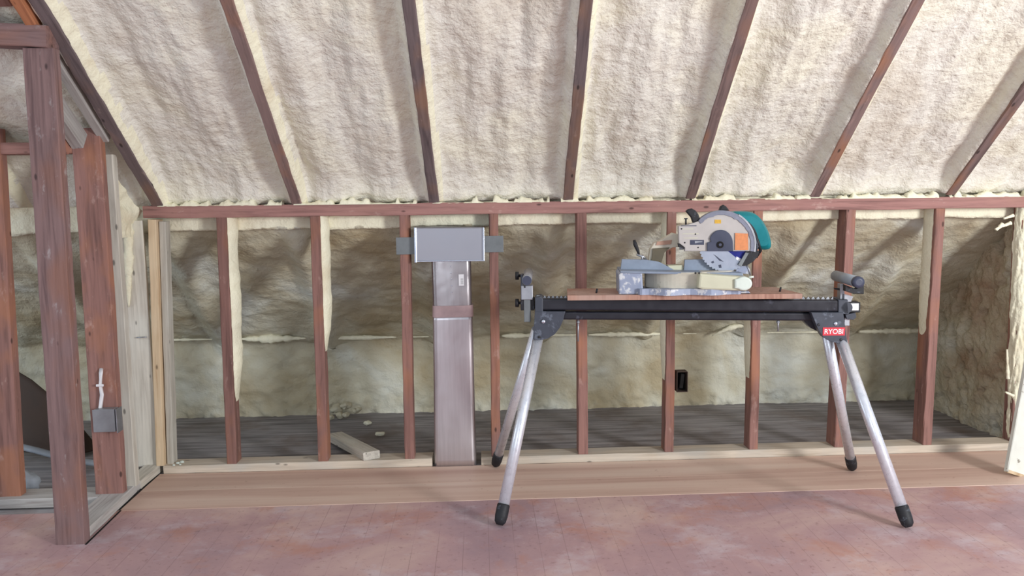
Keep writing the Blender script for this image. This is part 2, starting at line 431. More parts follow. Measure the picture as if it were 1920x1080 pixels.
for k, bx, by, tx, ty, wp, lab, fo in SD:
    a = atY(bx, by, 0); b = atY(tx, ty, 0)
    zb, zt = .038, 1.2085 - (b.x+.34)/4.74*.020 - .027
    p0 = Vector((a.x, .042, zb)); p1 = Vector((b.x, .042, zt))
    wd = wp*3.83/F
    s = beam('wall_stud', p0, p1, wd, .084 if fo < 3 else .10, M_STUD, xdir=(1,0,0), jit=.002, oy=0 if fo < 3 else .008)
    tag(s, lab, 'stud', STG); studs[k] = s
    # foam sticking to a side of the stud
    side = {1: 1, 2: -1, 4: -1}.get(fo)
    if side:
        z0, z1 = {'A': (.25, .0), 'B': (.45, .0), 'F': (.30, .0), 'G': (.30, .05), 'I': (.44, .0)}[k]
        def ff(u, v, p0=p0, p1=p1, side=side, wd=wd, z0=z0):
            t = z0 + (1-z0)*v; p = p0.lerp(p1, t)
            thick = .003 + (.020 if side > 0 else .010)*(min(1, v*5))*(.6+.5*fr((t*4, 1, bx), 3, bx))
            a_ = math.pi*u; yy = -.030 + .085*u + .004*fr((t*8, 2, 0), 6, 2)
            return (p.x + side*(wd/2 - .004 + math.sin(a_)**.5*max(.004, thick) + (.024*u if side > 0 else .01*u)*min(1, v*3.5)), p.y + yy, p.z)
        f = grid('foam_residue', ff, 8, 60, M_CREAM, s); f['label'] = 'cream foam stuck along the side of the stud'
# pale end post of the knee wall
a = atY(300, 871, 0); b = atY(284, 408, 0)
cp = thing('corner_post', 'pale yellow pine post where the low wall meets the partition', 'post', (a.x, .04, 0))
beam('post', (a.x, .042, .038), (b.x, .042, 1.175), .036, .086, M_YEL, cp)
o_ = beam('nailer', (a.x+.036, .055, .038), (b.x+.036, .055, 1.165), .030, .06, M_PALE, cp); o_['label'] = 'whitish second strip fixed to the post'

# lumpy cream foam along plate edges
def foam_bead(name, pts, r, rr, mat, parent, seed=1, n=10, seg=.012, flat=1.0):
    P = []; 
    for i in range(len(pts)-1):
        a, b = Vector(pts[i]), Vector(pts[i+1]); k = max(1, int((b-a).length/seg))
        for j in range(k): P.append((a.lerp(b, j/k), rr[i] + (rr[i+1]-rr[i])*j/k))
    P.append((Vector(pts[-1]), rr[-1]))
    rad = [max(.0008, q*(1+.35*fr(p, 30, seed)+.25*fr(p, 80, seed+3))) for p, q in P]
    return tube(name, [p for p, q in P], r, mat, parent, n, True, rad, flat)
def crease(px):   # point on the crease at given px x
    p = atY(px, 635 - (px-300)*.012, .985); return p
for i, (pp, rr) in enumerate([
    ([310, 350, 405], [.004, .008, .003]), ([440, 475, 510, 545, 578], [.003, .012, .026, .018, .003]),
    ([610, 640, 690, 745], [.004, .011, .014, .003]), ([775, 808], [.003, .003]), ([940, 965, 1010, 1085], [.008, .014, .011, .003]),
    ([1100, 1140, 1200, 1245], [.004, .014, .013, .004]), ([1275, 1300], [.002,.002]), ([1335, 1365, 1400], [.003, .014, .016]),
    ([1430, 1500, 1560], [.003, .005, .003]), ([1600, 1640, 1690, 1727], [.008, .014, .017, .010]), ([1750, 1800, 1840, 1880], [.004, .007, .009, .002])]):
    pts = []
    for q in pp:
        p = crease(q); p.y = .915; p.z += .004
        pts.append(p)
    if pp[0] == 1335:
        pts = [atY(1335, 630, .94), atY(1365, 616, .92), atY(1402, 606, .90)]
    f = foam_bead('foam_seam', pts, .01, rr, M_CREAM, wb, seed=i+1)
# shaggy foam crust where ceiling foam meets the top plate
def crust(x0, x1, seed):
    def fn(u, v):
        x = x0+(x1-x0)*u; a = v*math.pi
        r_ = .013*(1 + .9*fr((x, 0, seed), 26, seed, 4))
        zc = 1.208 - (x+.34)/4.74*.020 + .027
        if fr((x, 3, 0), 9, seed+2) < -.22: r_ *= .25
        return (x, .026 - .022*math.cos(a)*1.2 - .004*fr((x, 1, 0), 20, 1), zc - .003 + abs(r_)*math.sin(a)*1.6)
    return grid('foam_crust', fn, int((x1-x0)/.006), 8, M_CREAM, ce)
for i in range(7):
    x0 = RX[i]+RHW+.004; x1 = (RX[i+1]-RHW-.004) if i < 6 else 3.9
    crust(x0, x1, i+1)
# ------------------------------------------------------------------ rafters
LABR = ['leftmost dark rafter, running up from the corner above the pale partition posts',
 'second ceiling rafter from the left, leaning left, meeting the plank left of the metal duct',
 'third ceiling rafter from the left, its foot right above the metal duct',
 'nearly upright ceiling rafter, fourth from the left, above the left end of the saw stand',
 'rafter rising from right above the circular saw body, leaning right',
 'slanting rust-brown rafter, second from the right edge',
 'rafter at the far right, leaning out of the top right corner']
for i in range(7):
    a = atR(*RB[i]); b = atR(*RT[i]) if RT[i] else Vector((RX[6]+.01, -.87, 1.91))
    d = (b-a)/(b-a).dot(SL)                       # per metre of slope
    bot = a + d*(-.012 - (a-RP).dot(SL)); top = a + d*(2.0 - (a-RP).dot(SL))
    wd = .046 if i else .05
    mat = M_RAFTER if i in (0, 2, 3) else M_RAFTERR
    # depth goes up into the foam
    mw, L = frame(bot, top, (1,0,0)); yl = mw.to_3x3() @ Vector((0,1,0)); sgn = 1 if yl.dot(RN) > 0 else -1
    r_ = beam('rafter', bot, top, wd, .13, mat, xdir=(1,0,0), oy=sgn*.065, jit=.003)
    tag(r_, LABR[i], 'rafter', 'sloping ceiling rafters')

# ------------------------------------------------------------------ left partition
# outer ends of the left side room
lab = {}
def stud_px(name, bl, br, by, tl, tr, ty, Y, d, mat, label, cat='stud', z0=None, parent=None, zt=None):
    a = atY((bl+br)/2, by, Y); b = atY((tl+tr)/2, ty, Y)
    w_ = ((br-bl)+(tr-tl))/2/F*(Y-CAM.y)
    if z0 is not None: a = a + (b-a)*((z0-a.z)/(b.z-a.z))
    if zt is not None: b = a + (b-a)*((zt-a.z)/(b.z-a.z))
    o = beam(name, a + Vector((0,d/2,0)), b + Vector((0,d/2,0)), w_, d, mat, parent)
    if label: tag(o, label, cat)
    return o
stud_px('partition_stud', 106,157,1021, 42,99,90, -.79, .048, M_GREYW, 'tall brown post standing nearest the camera at the far left', z0=.0)
red = stud_px('partition_stud', 181,231,941, 133,186,240, -.36, .045, M_STUD, 'wide red-brown stud carrying the metal box and white cable', z0=.038)
stud_px('partition_stud', 214,259,930, 172,207,290, -.27, .042, M_PALE, 'pale new pine stud right behind the stud with the metal box', z0=.036)
stud_px('partition_stud', -25,35,942, -75,-2,240, -.36, .05, M_STUD, 'red-brown stud cut off by the left edge of the picture', z0=.038)
# panel at the far end of the partition bay
a0 = atY(299, 878, .02)
def panel(u, v):
    x = a0.x - .25 + .25*u; z = .03 + 1.19*v
    x2 = x - (z*.004)
    return (x2, .018 - .004*fr((x, z, 0), 6, 2) , z)
pn = thing('partition_panel', 'whitish foam-dusted panel closing the bay beside the yellow pine post', 'panel', (a0.x-.1, .03, .03))
beam('board', (a0.x-.125, .03, .03), (a0.x-.135, .03, 1.17), .25, .018, M_PALE, pn)
blobs = foam_bead('foam_patch', [(a0.x-.065, .015, 1.16), (a0.x-.075, .012, 1.02), (a0.x-.085, .014, .86), (a0.x-.09, .016, .78)], .01, [.02, .022, .012, .003], M_CREAM, pn, seed=5)
tube('cable_stub', [atY(256, 633, .012), atY(275, 632, .008)], .003, M_STEEL, pn, 8)
def fill_fn(u, v):
    y = -.25 + .29*u; zt = 1.236 - y*math.tan(ANG) + .01; z = 1.10 + (zt-1.10)*v
    return (-.385 + .02*fr((1, y, z), 9, 3) - .03*(1-u) - .02*(1-v), y, z)
grid('foam_fill', fill_fn, 30, 30, M_CREAM, pn)['label'] = 'cream foam filling the corner under the rafter'
# bottom plates of the partition
bp = thing('partition_sill', 'floor plate under the partition, dusty grey in front and pale behind', 'sill plate', (-.40, -.4, 0))
beam('plate', (-.393, -.742, .019), (-.415, -.20, .019), .105, .038, M_GREYD, bp)
o_ = beam('plate', (-.395, -.20, .019), (-.395, .03, .019), .075, .038, M_PALE, bp)
box('floor_gap', (-.334, -.625, .0008), (.007, .34, .0012), M_DARK, fl, rz=.045, bev=0)
box('floor_gap', (-.3525, -.235, .0012), (.006, .44, .0016), M_DARK, fl, rz=.02, bev=0)
# side room sill (knee wall line of the left room)
ls = beam('sill_plate', (-.46, -.33, .018), (-3.0, -.33, .018), .13, .040, M_GREYD, xdir=(0,1,0))
tag(ls, 'dusty grey floor plate running off to the left edge, behind the nearest post', 'sill plate')
lt = beam('top_plate', (-.42, -.31, 1.475), (-3.0, -.31, 1.475), .09, .045, M_STUD, xdir=(0,1,0))
tag(lt, 'reddish horizontal rail high at the far left, behind the nearest post', 'top plate')
# tie beam at top left
t0 = atY(88, 68, -.80)
tb = beam('tie_beam', (t0.x, -.76, t0.z), (t0.x-2.5, -.76, t0.z+.16), .09, .075, M_GREYW, xdir=(0,1,0), jit=.003)
tag(tb, 'brown beam entering from the top left corner onto the nearest post', 'beam')
# sloped plates between the posts, under the leftmost rafter
def slope_member(xc, y0, y1, off, w_, d_, mat, label, cat='brace'):
    s0, s1 = -y0/math.cos(ANG), -y1/math.cos(ANG)
    p0 = RP + SL*(-y0/math.cos(ANG)) ; p1 = RP + SL*(-y1/math.cos(ANG))
    k = RL[1][1]; x0 = xc; x1 = xc + k*(s1-s0) - .002
    p0 = Vector((x0, p0.y, p0.z)) + RN*off; p1 = Vector((x1, p1.y, p1.z)) + RN*off
    o = beam('sloped_plate', p0, p1, w_, d_, mat, jit=.002)
    return tag(o, label, cat)
slope_member(-.362, -.33, -.70, .024, .036, .05, M_GREYD, 'grey dusty timber strip lying along the left side of the leftmost dark rafter')
slope_member(-.418, -.385, -.60, -.06, .045, .075, M_GREYD, 'short sloping grey timber wedged between the nearest post and the box stud')
slope_member(-.457, -.385, -.52, -.085, .028, .085, M_STUD, 'dark red strip under the short grey sloping timber by the nearest post')
o_ = slope_member(-.374, -.705, -1.6, .02, .036, .06, M_YEL, 'orange timber beside the leftmost rafter at the top left corner')
o_.data.materials[0] = wood('orange_timber', srgb(178,118,84), srgb(142,88,60), srgb(190,130,90), .5)
slope_member(-.56, -.83, -1.6, .05, .26, .03, M_GREYW, 'dark maroon board over the left side room, cut by the top left corner', 'board')

# junction box and cable on the red stud
c_ = atY(198, 789, -.405)
jb = thing('junction_box', 'square galvanised electrical box on the wide red-brown stud', 'electrical box', (c_.x, -.36, c_.z-.05))
JW, JH, JD = .098, .095, .045
box('box_body', (c_.x-.004, -.3615-JD/2+.001, c_.z), (JW*.86, JD-.004, JH), M_JBOX, jb, bev=.003)
o_ = box('cover', (c_.x-.006, -.361-JD-.001, c_.z), (JW*.90, .003, JH*.98), M_JBOX, jb, bev=.001)
box('side_flange', (c_.x+JW*.47, -.361-JD*.5, c_.z-.002), (.004, JD*1.2, JH*1.05), M_STEEL, jb, bev=.001)
cab = [atY(190, 692, -.362)]
for q, dy in (((189, 700), .014), ((188.5, 722), .009), ((191, 740), .010), ((188, 768), .012)):
    cab.append(atY(q[0], q[1], -.361-dy))
cab.append(atY(189, 778, -.373))
wv = thing('cable', 'short white cable running down the stud into the metal box', 'cable', cab[-1])
tube('cable_sheath', cab, .0078, M_WIRE, wv, 10)
s_ = cab[2]; box('staple', (s_.x, s_.y-.006, s_.z), (.030, .008, .010), M_WIRE, wv)

# things lying in the dark space at the left
def at3(px, py, Y): return atY(px, py, Y)
def curvef(u, v):
    # dark board standing on edge, curved
    top = [(-60, 655), (20, 688), (60, 712), (100, 745), (150, 800), (180, 838)]
    x = u*(len(top)-1); i = min(int(x), len(top)-2); f = x-i
    tx = top[i][0]*(1-f)+top[i+1][0]*f; ty = top[i][1]*(1-f)+top[i+1][1]*f
    by_ = 835 + 35*u
    y = .36 - .10*math.sin(math.pi*u)
    P = at3(tx, ty, y+.05); Q = at3(tx, max(by_, ty+6), y-.0)
    Q.z = max(Q.z, .012)
    return P.lerp(Q, v)
dbt = thing('curved_panel', 'dark brown curved sheet leaning in the gap behind the nearest post', 'panel', at3(90, 860, .3))
cb = grid('sheet', curvef, 40, 10, M_CARD, dbt)
mod = cb.modifiers.new('thick', 'SOLIDIFY'); mod.thickness = .008
p0 = atZ(20, 838, .10); p1 = atZ(195, 868, .06)
pz = tube('pipe', [at3(15, 832, .12), at3(70, 845, .10), at3(130, 862, .08), at3(205, 872, .05)], .022, M_GREYP, None, 14, squash=.6)
tag(pz, 'dusty grey pipe lying below the dark curved sheet at the left', 'pipe')
blk = blob('foam_chunk', at3(48, 905, -.18), (.05, .04, .05), M_GREYP, None, .5, 25)
tag(blk, 'grey lump of debris beside the stud at the left picture edge', 'foam chunk')

# ------------------------------------------------------------------ right end of knee wall
def col_fn(u, v):
    z = -.0 + 1.19*v; p = atY(1899, 840, .02)
    xc = 3.685 + .018*(1-v); a = math.pi*u
    r_ = .040*(1+.25*fr((1, 0, z), 6, 2) + .20*fr((u*3, 0, z), 18, 4))
    return (xc + .02 - math.cos(a)*r_*.9, .045 - math.sin(a)*r_*1.3, z)
ec = thing('foam_covered_post', 'post at the right end of the low wall, crusted in cream foam', 'post', (3.70, .04, 0))
grid('foam_crust', col_fn, 26, 150, M_CREAM, ec)
beam('post', (3.715, .045, .038), (3.715, .045, 1.17), .045, .07, M_STUD, ec)
stp = atY(1912, 620, 0)
for (q0, q1) in (((1882,410),(1900,404)), ((1866,430),(1895,418)), ((1868,432),(1880,420)), ((1888,655),(1890,710)), ((1885,735),(1900,742))):
    foam_bead('foam_string', [atY(q0[0], q0[1], -.035), atY(q1[0], q1[1], -.03)], .01, [.004, .009], M_CREAM, ec, seed=q0[0], seg=.005)
# leaning painted board, lower right corner
lb0 = atZ(1895, 893, 0.0)
lb = thing('leaning_board', 'dirty white painted plank leaning at the lower right edge', 'board', (lb0.x, lb0.y, 0))
q0 = Vector((lb0.x+.015, lb0.y, .012)); q1 = q0 + Vector((.22, .16, .80))
beam('plank', q0, q1, .10, .022, plain('dirty_white_paint', srgb(206,206,196), .6, 0, .08, 10, .1, spots=srgb(120,110,96)+(.62, 22)), lb, xdir=(1, .25, 0))
o_ = beam('bare_edge', q0+Vector((0,-.002,-.006)), q0+Vector((.004,.001,.006)), .10, .024, M_YEL, lb, xdir=(1,.25,0)); o_['label'] = 'bare wood end of the plank'

# ------------------------------------------------------------------ metal duct
DY = -.012
def X(px, py=600): return atY(px, py, DY).x
def Z(px, py): return atY(px, py, DY).z
du = thing('metal_duct', 'tall shiny galvanised wall duct with a wide box on top', 'duct', (1.01, .03, 0))
def duct_tube(name, xl0, xr0, z0, xl1, xr1, z1, yf, dep, mat, r=.022):
    vs = []; fs = []; ns = 24
    for i in range(ns+1):
        t = i/ns; xl = xl0+(xl1-xl0)*t; xr = xr0+(xr1-xr0)*t; z = z0+(z1-z0)*t
        ring = []
        for (cx, cy, a0) in ((xl+r, yf+r, 180), (xr-r, yf+r, 270), (xr-r, yf+dep-r, 0), (xl+r, yf+dep-r, 90)):
            for k in range(6):
                a = math.radians(a0+90*k/5); ring.append((cx+math.cos(a)*r, cy+math.sin(a)*r))
        for (x, y) in ring:
            bulge = -.003*math.sin(math.pi*max(0, min(1, (x-xl)/(xr-xl))))*(1 if y < yf+r else 0)
            vs.append((x-1.01, y+bulge-.03 + .0006*fr((x, y, z), 7, 2), z))
    n = 24
    for i in range(ns):
        for k in range(n):
            k2 = (k+1) % n; fs.append((i*n+k, i*n+k2, (i+1)*n+k2, (i+1)*n+k))
    fs.append(tuple(reversed(range(n)))); fs.append(tuple(ns*n+k for k in range(n)))
    me = mesh(name, vs, fs, True); me.polygons[-1].use_smooth = me.polygons[-2].use_smooth = False
    return link(name, me, mat, du, Matrix.Translation((1.01, .03, 0)))
zs = Z(848, 590)
duct_tube('lower_section', X(814,864), X(893,864), .0, X(811,590), X(886,590), zs+.004, DY, .085, M_DUCT)
duct_tube('upper_section', X(811,590)+.002, X(886,590)-.002, zs-.01, X(808,485), X(883,485), Z(845,485), DY+.002, .082, M_DUCTU)
o_ = duct_tube('tape_band', X(811,595)-.0015, X(887,595)+.0015, Z(848,595), X(811,573)-.0015, X(886,573)+.0015, Z(848,573), DY-.0022, .087, M_TAPE); o_['label'] = 'dull pinkish tape band'
bx0, bx1, bz0, bz1 = X(779,492), X(909,492), Z(845,490), Z(845,426)
bc = ((bx0+bx1)/2, DY+.035, (bz0+bz1)/2)
bt = box('register_box', bc, (bx1-bx0, .10, bz1-bz0), M_BOOT, du, bev=.006, rot=Matrix.Rotation(.012, 4, 'Y'))
box('end_flange', (bx0+.004, DY-.018, bc[2]), (.012, .012, bz1-bz0+.006), M_SILV, bt, bev=.003, rot=Matrix.Rotation(.012, 4, 'Y'))
box('end_flange', (bx1-.004, DY-.017, bc[2]-.002), (.008, .010, bz1-bz0), M_SILV, bt, bev=.003, rot=Matrix.Rotation(.012, 4, 'Y'))
box('lip', (bc[0], DY-.018, bz0+.003), (bx1-bx0, .008, .005), M_SILV, bt, bev=.002, rot=Matrix.Rotation(.008, 4, 'Y'))
for (x0, x1, y0, y1) in ((743, 781, 445, 477), (907, 944, 442, 473)):
    p = atY((x0+x1)/2, (y0+y1)/2, -.004); st = box('strap', (p.x, -.0055, p.z), ((x1-x0)*3.8/F, .003, (y1-y0)*3.8/F), M_DSTEEL, du, bev=.0008)
p = atY(865, 525, DY-.004); sk = box('label_sticker', (p.x, DY-.005, p.z), (.024, .0012, .052), M_STW, du, bev=0)
for k in range(7):
    box('print', (p.x+.003, DY-.0058, p.z-.018+k*.004), (.012, .0005, .0016 if k % 2 else .001), M_INK, sk, bev=0)
for k in range(5):
    q = atY(845+k*.6, 500+k*12, DY-.003); blob('rivet', q, (.003,.002,.003), M_SILV, du, 0, 1, 1)

# outlet box on stud F
ob = atY(1277, 714, .05)
ox_ = thing('outlet_box', 'small dark open outlet box on the right side of a stud', 'electrical box', (ob.x, .05, ob.z-.05))
bh, bwid = .096, .050
for dx in (-1, 1): box('side_wall', (ob.x+dx*bwid/2, .05, ob.z), (.003, .05, bh), M_CARD, ox_, bev=.0005)
for dz in (-1, 1): box('end_wall', (ob.x, .05, ob.z+dz*bh/2), (bwid, .05, .003), M_CARD, ox_, bev=.0005)
box('back', (ob.x, .074, ob.z), (bwid, .003, bh), M_DARK, ox_, bev=0)
box('device', (ob.x+.002, .055, ob.z), (.018, .03, .07), M_DARK, ox_, bev=.003, rot=Matrix.Rotation(.12, 4, 'Y'))

# wood offcut
c0 = atZ(697, 862, .038); end = atZ(600, 800, .02)
d_ = (Vector((end.x, end.y, .035)) - Vector((c0.x, c0.y, .055))).normalized()
pA = Vector((c0.x, c0.y+.002, .058)); pB = pA + d_*.52; pB.z = .024
of = beam('wood_offcut', pA, pB, .082, .038, M_PALE, xdir=(0,0,1) if False else Vector((0,0,1)).cross(d_), jit=.0005)
tag(of, 'short offcut of pale pine lying across the floor plate behind a stud', 'wood offcut')

# foam crumbs
CR = [(690,793,.022,.012,.8,'two-lobed cream foam crumb behind the wood offcut, the farther one'),
      (712,814,.028,.011,.6,'oblong cream foam crumb left of the duct, nearer than its neighbour')]
for x, y, a, b, s, l in CR:
    p = atZ(x, y, .012); tag(blob('foam_crumb', p, (a, .014, b), M_CREAM, None, .5, 50), l, 'foam crumb')
for i, (x, y, s) in enumerate([(632,765,.035),(650,758,.03),(640,778,.026),(668,766,.02),(652,772,.02),(676,762,.016),(625,775,.02)]):
    p = atZ(x, min(y, 790), .01); p = atY(x, y, .95)
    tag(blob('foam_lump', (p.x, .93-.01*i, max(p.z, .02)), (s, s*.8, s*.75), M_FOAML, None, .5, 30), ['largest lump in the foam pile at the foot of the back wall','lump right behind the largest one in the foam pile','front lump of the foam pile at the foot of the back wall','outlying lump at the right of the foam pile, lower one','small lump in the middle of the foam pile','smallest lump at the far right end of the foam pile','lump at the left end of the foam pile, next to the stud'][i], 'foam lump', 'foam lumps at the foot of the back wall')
for i, (x, y, s) in enumerate([(1682,829,.008),(1690,831,.010),(1698,828,.007),(1676,831,.006),(1702,832,.006)]):
    p = atZ(x, y, .006); tag(blob('foam_crumb', p, (s*1.2, s, s*.7), M_WHITE, None, .4, 90, 2), 'white crumbs scattered on the dusty floor left of the last stud', 'foam crumb', 'white foam crumbs left of the last stud')
for i, (x, y, s) in enumerate([(333,868,.007),(341,866,.009),(326,872,.006),(338,871,.005)]):
    p = atZ(x, y, .042); tag(blob('foam_crumb', p, (s*1.2, s, s*.7), M_WHITE, None, .4, 90, 2), 'white crumbs on the floor plate at the foot of the yellow post', 'foam crumb', 'white foam crumbs by the yellow post')

# ------------------------------------------------------------------ saw stand
YL, YR = -.43, -.56           # rail runs from left end to right end, turned a little
xl = atY(1003, 570, YL).x; xr = atY(1578, 573, YR).x
RZ = math.atan2(YR-YL, xr-xl)
O = Vector((xl, YL, 0)); SM = Matrix.Translation(O) @ Matrix.Rotation(RZ, 4, 'Z')
SMi = SM.inverted()
def sp(px, py, dy=0.0):
    """pixel to stand frame (x along rail, z up) at depth dy from the rail's middle plane"""
    d = SMi.to_3x3() @ ray(px, py); c = SMi @ CAM; t = (dy-c.y)/d.y; q = c + d*t; return (q.x, q.z)
def spw(px, py, dy=0.0): x, z = sp(px, py, dy); return SM @ Vector((x, dy, z))
st = thing('saw_stand', 'folding black and silver saw stand with four tubular legs', 'saw stand', O, rz=RZ)
def SB(name, x0, y0, x1, y1, ya, yb, mat, parent=st, bev=.002):
    """box given by pixel corners on its front face"""
    a = sp(x0, y0, ya); b = sp(x1, y1, ya)
    c = SM @ Vector(((a[0]+b[0])/2, (ya+yb)/2, (a[1]+b[1])/2))
    return box(name, c, (abs(b[0]-a[0]), abs(yb-ya), abs(a[1]-b[1])), mat, parent, bev=bev, rot=Matrix.Rotation(RZ, 4, 'Z'))
def SPr(name, pts, ya, yb, mat, parent=st, bev=.0015): return prism(name, [sp(x, y, ya) for x, y in pts], ya, yb, mat, parent, SM, bev)
def arc(cx, cy, r, a0, a1, n=14, ry=None): return [(cx+r*math.cos(math.radians(a0+(a1-a0)*i/n)), cy-(ry or r)*math.sin(math.radians(a0+(a1-a0)*i/n))) for i in range(n+1)]
# rails: real extruded sections between the two ends
def rail(name, px0, py0, px1, py1, r_h, ya, yb, mat, bev=.008):
    a = spw(px0, py0, ya); b = spw(px1, py1, ya); off = SM.to_3x3() @ Vector((0, (yb-ya)/2, 0))
    mw, L = frame(a+off, b+off, (0,0,1)); bm = bmesh.new()
    bmesh.ops.create_cube(bm, size=1, matrix=Matrix.Translation((0,0,L/2)) @ Matrix.Diagonal((r_h, yb-ya, L, 1)))
    bmesh.ops.bevel(bm, geom=[e for e in bm.edges if abs((e.verts[0].co-e.verts[1].co).z) > L*.5], offset=bev, segments=4, affect='EDGES', profile=.5)
    return link(name, bm_mesh(name, bm), mat, st, mw)
rail('top_rail', 1003, 571, 1580, 574, .048, -.045, .045, M_BLACK)
rail('lower_rail', 1050, 592, 1525, 594, .034, -.022, .022, M_BLACK)
for (x0, x1, yb_) in ((1006, 1068, 560), (1488, 1562, 562)):
    pts = [(x0, yb_+3)]; n = 8
    for i in range(n):
        xa = x0+(x1-x0)*i/n; xb = x0+(x1-x0)*(i+1)/n
        pts += [(xa, yb_-6), (xa+(xb-xa)*.45, yb_), (xb-.01, yb_-6)] if i else [(xa, yb_-6), (xb-.01, yb_-6)]
    pts += [(x1, yb_+3)]
    o_ = SPr('serrated_strip', pts, -.012, -.006, M_STEEL, bev=0); o_['label'] = 'grey serrated edge strip on the rail end'
# leg brackets
bl = SPr('leg_bracket', [(1003,584),(1060,584),(1056,600),(1050,614),(1040,627),(1027,635),(1012,638),(999,636)], -.052, .04, M_BRACK)
br2 = SPr('leg_bracket', [(1503,585),(1585,585),(1585,625),(1536,623),(1520,615),(1508,603)], -.01, .045, M_BLACK)
br = SPr('leg_bracket', [(1521,586),(1581,586),(1589,643),(1572,644),(1556,640),(1543,632),(1534,618)], -.055, -.012, M_BRACK)
SPr('collar', [(1003,558),(1013,556),(1018,560),(1018,586),(1003,586)], -.05, .05, M_BRACK, bev=.003)
SPr('collar', [(1572,562),(1590,562),(1592,590),(1572,588)], -.05, .05, M_BRACK, bev=.003)
for par, x, y in ((bl, 1019, 603), (br, 1567, 607)):
    q = spw(x, y, -.056); blob('bolt', q, (.0085, .004, .0085), M_SILV, par, 0, 1, 2)
for par, x, y in ((bl, 1011, 632), (br, 1577, 637), (br, 1535, 609)):
    q = spw(x, y, -.0555); blob('bolt_hole', q, (.006, .0015, .006), M_RUB, par, 0, 1, 2)
# sticker with its lettering
stk = SB('sticker', 1543, 614, 1584, 629, -.0565, -.055, M_RED, br, bev=.0003)
fc = bpy.data.curves.new('lettering', 'FONT'); fc.body = 'RYOBI'; fc.size = 1; fc.extrude = .01; fc.align_x = 'CENTER'; fc.align_y = 'CENTER'; fc.offset = .008; fc.shear = .05
fo = bpy.data.objects.new('lettering_curve', fc); COL.objects.link(fo)
bpy.context.view_layer.update()
lm = bpy.data.meshes.new_from_object(fo.evaluated_get(bpy.context.evaluated_depsgraph_get())); bpy.data.objects.remove(fo)
xs = [v.co.x for v in lm.vertices]; ys = [v.co.y for v in lm.vertices]; wx = max(xs)-min(xs); wy = max(ys)-min(ys)
a = sp(1546, 617, -.057); b = sp(1581, 626, -.057)
mx, my = (max(xs)+min(xs))/2, (max(ys)+min(ys))/2
for v in lm.vertices:
    v.co = Vector(((v.co.x-mx)/wx*(b[0]-a[0]), -v.co.z*.05, (v.co.y-my)/wy*(a[1]-b[1])))
link('lettering', lm, M_STW, stk, SM @ Matrix.Translation(((a[0]+b[0])/2, -.0571, (a[1]+b[1])/2)))
# legs
def leg(top, tdy, foot, r=.0185):
    a = spw(top[0], top[1], tdy); b = atZ(foot[0], foot[1], 0)
    dn = (b-a).normalized(); b = b + Vector((0,0,.012)); dn = (b-a).normalized()
    l = tube('leg', [a - dn*.06, b-dn*.035], r, M_ALU, st, 24)
    cap = [b-dn*.075, b-dn*.07, b-dn*.03, b-dn*.008, b+dn*.004]
    c = tube('rubber_foot', cap, r, M_RUB, l, 20, True, [r*1.05, r*1.16, r*1.16, r*1.02, r*.6]); c['label'] = 'black rubber foot cap'
    return l
leg((1008, 638), -.025, (937, 988), .0215)
leg((1000, 638), .02, (929, 876), .0205)
leg((1578, 640), -.035, (1703, 992), .0215)
leg((1553, 640), .02, (1598, 883), .0205)
# left roller support
rl = thing_l = SB('roller_bracket', 977, 536, 999, 562, -.035, .02, M_STEEL, st)
SB('post', 982, 560, 995, 604, -.03, .0, M_DSTEEL, rl)
SB('clamp', 976, 560, 1002, 582, -.028, .03, M_RUB, rl)
e0 = spw(988, 526, -.12); e1 = spw(991, 508, .22)
e0 = SM @ Vector((sp(988, 526, -.10)[0], -.10, sp(988, 526, -.10)[1])); e1 = e0 + SM.to_3x3() @ Vector((.012, .20, .012))
e1 = spw(991, 511, .16)
ro = tube('roller', [e0, e1], .0195, M_STEEL, rl, 24)
dd = (e1-e0).normalized(); o_ = tube('end_cap', [e0-dd*.006, e0+dd*.008], .0185, M_INNER, ro, 24); o_['label'] = 'dark slate end cap'
SB('fork', 976, 515, 981, 562, -.03, .03, M_BRACK, rl)
for y in (517, 568):
    q = spw(970, y, 0); k = tube('knob', [q - SM.to_3x3()@Vector((.008,0,0)), q + SM.to_3x3()@Vector((.006,0,0))], .017, M_RUB, rl, 10)
    tube('stem', [q, q + SM.to_3x3()@Vector((.03,0,0))], .006, M_RUB, k, 10)
for y in (538, ):
    blob('bolt', spw(984, y, -.036), (.004,.002,.004), M_RUB, rl, 0, 1, 2)
# right roller support
rr_ = SB('roller_bracket', 1576, 533, 1583, 566, -.02, .02, M_STEEL, st)
e0 = spw(1609, 529, -.10); e1 = spw(1567, 517, .14)
ro = tube('roller', [e0, e1], .0215, M_GREYP, rr_, 24)
dd = (e1-e0).normalized(); o_ = tube('end_cap', [e0-dd*.010, e0-dd*.006, e0+dd*.012], .02, M_INNER, ro, 24, True, [.012, .0225, .0225]); o_['label'] = 'blue-grey rounded end cap'
SPr('bracket_block', [(1585,534),(1605,542),(1620,534),(1620,551),(1600,551),(1585,546)], -.08, -.05, M_RUB, rr_)
SPr('brace', [(1564,540),(1578,541),(1578,545),(1566,543)], -.01, .0, M_RUB, rr_, 0)
SPr('tab', [(1583,551),(1600,556),(1596,566),(1583,566)], -.03, -.02, M_STEEL, rr_, .001)
ebx = SB('end_tube', 1588, 567, 1613, 586, -.03, .03, M_RUB, rr_); SB('end_plug', 1594, 569, 1610, 582, -.032, -.029, M_STW, ebx, bev=.0005)
q = spw(1588, 577, -.05); kn = tube('knob', [q, q + SM.to_3x3()@Vector((0,.03,0))], .022, M_BRACK, rr_, 20)
SPr('clamp', [(1585,590),(1604,586),(1606,595),(1600,600),(1588,598)], -.03, .02, M_BRACK, rr_)
SB('post', 1583, 595, 1593, 611, -.01, .01, M_STEEL, rr_)
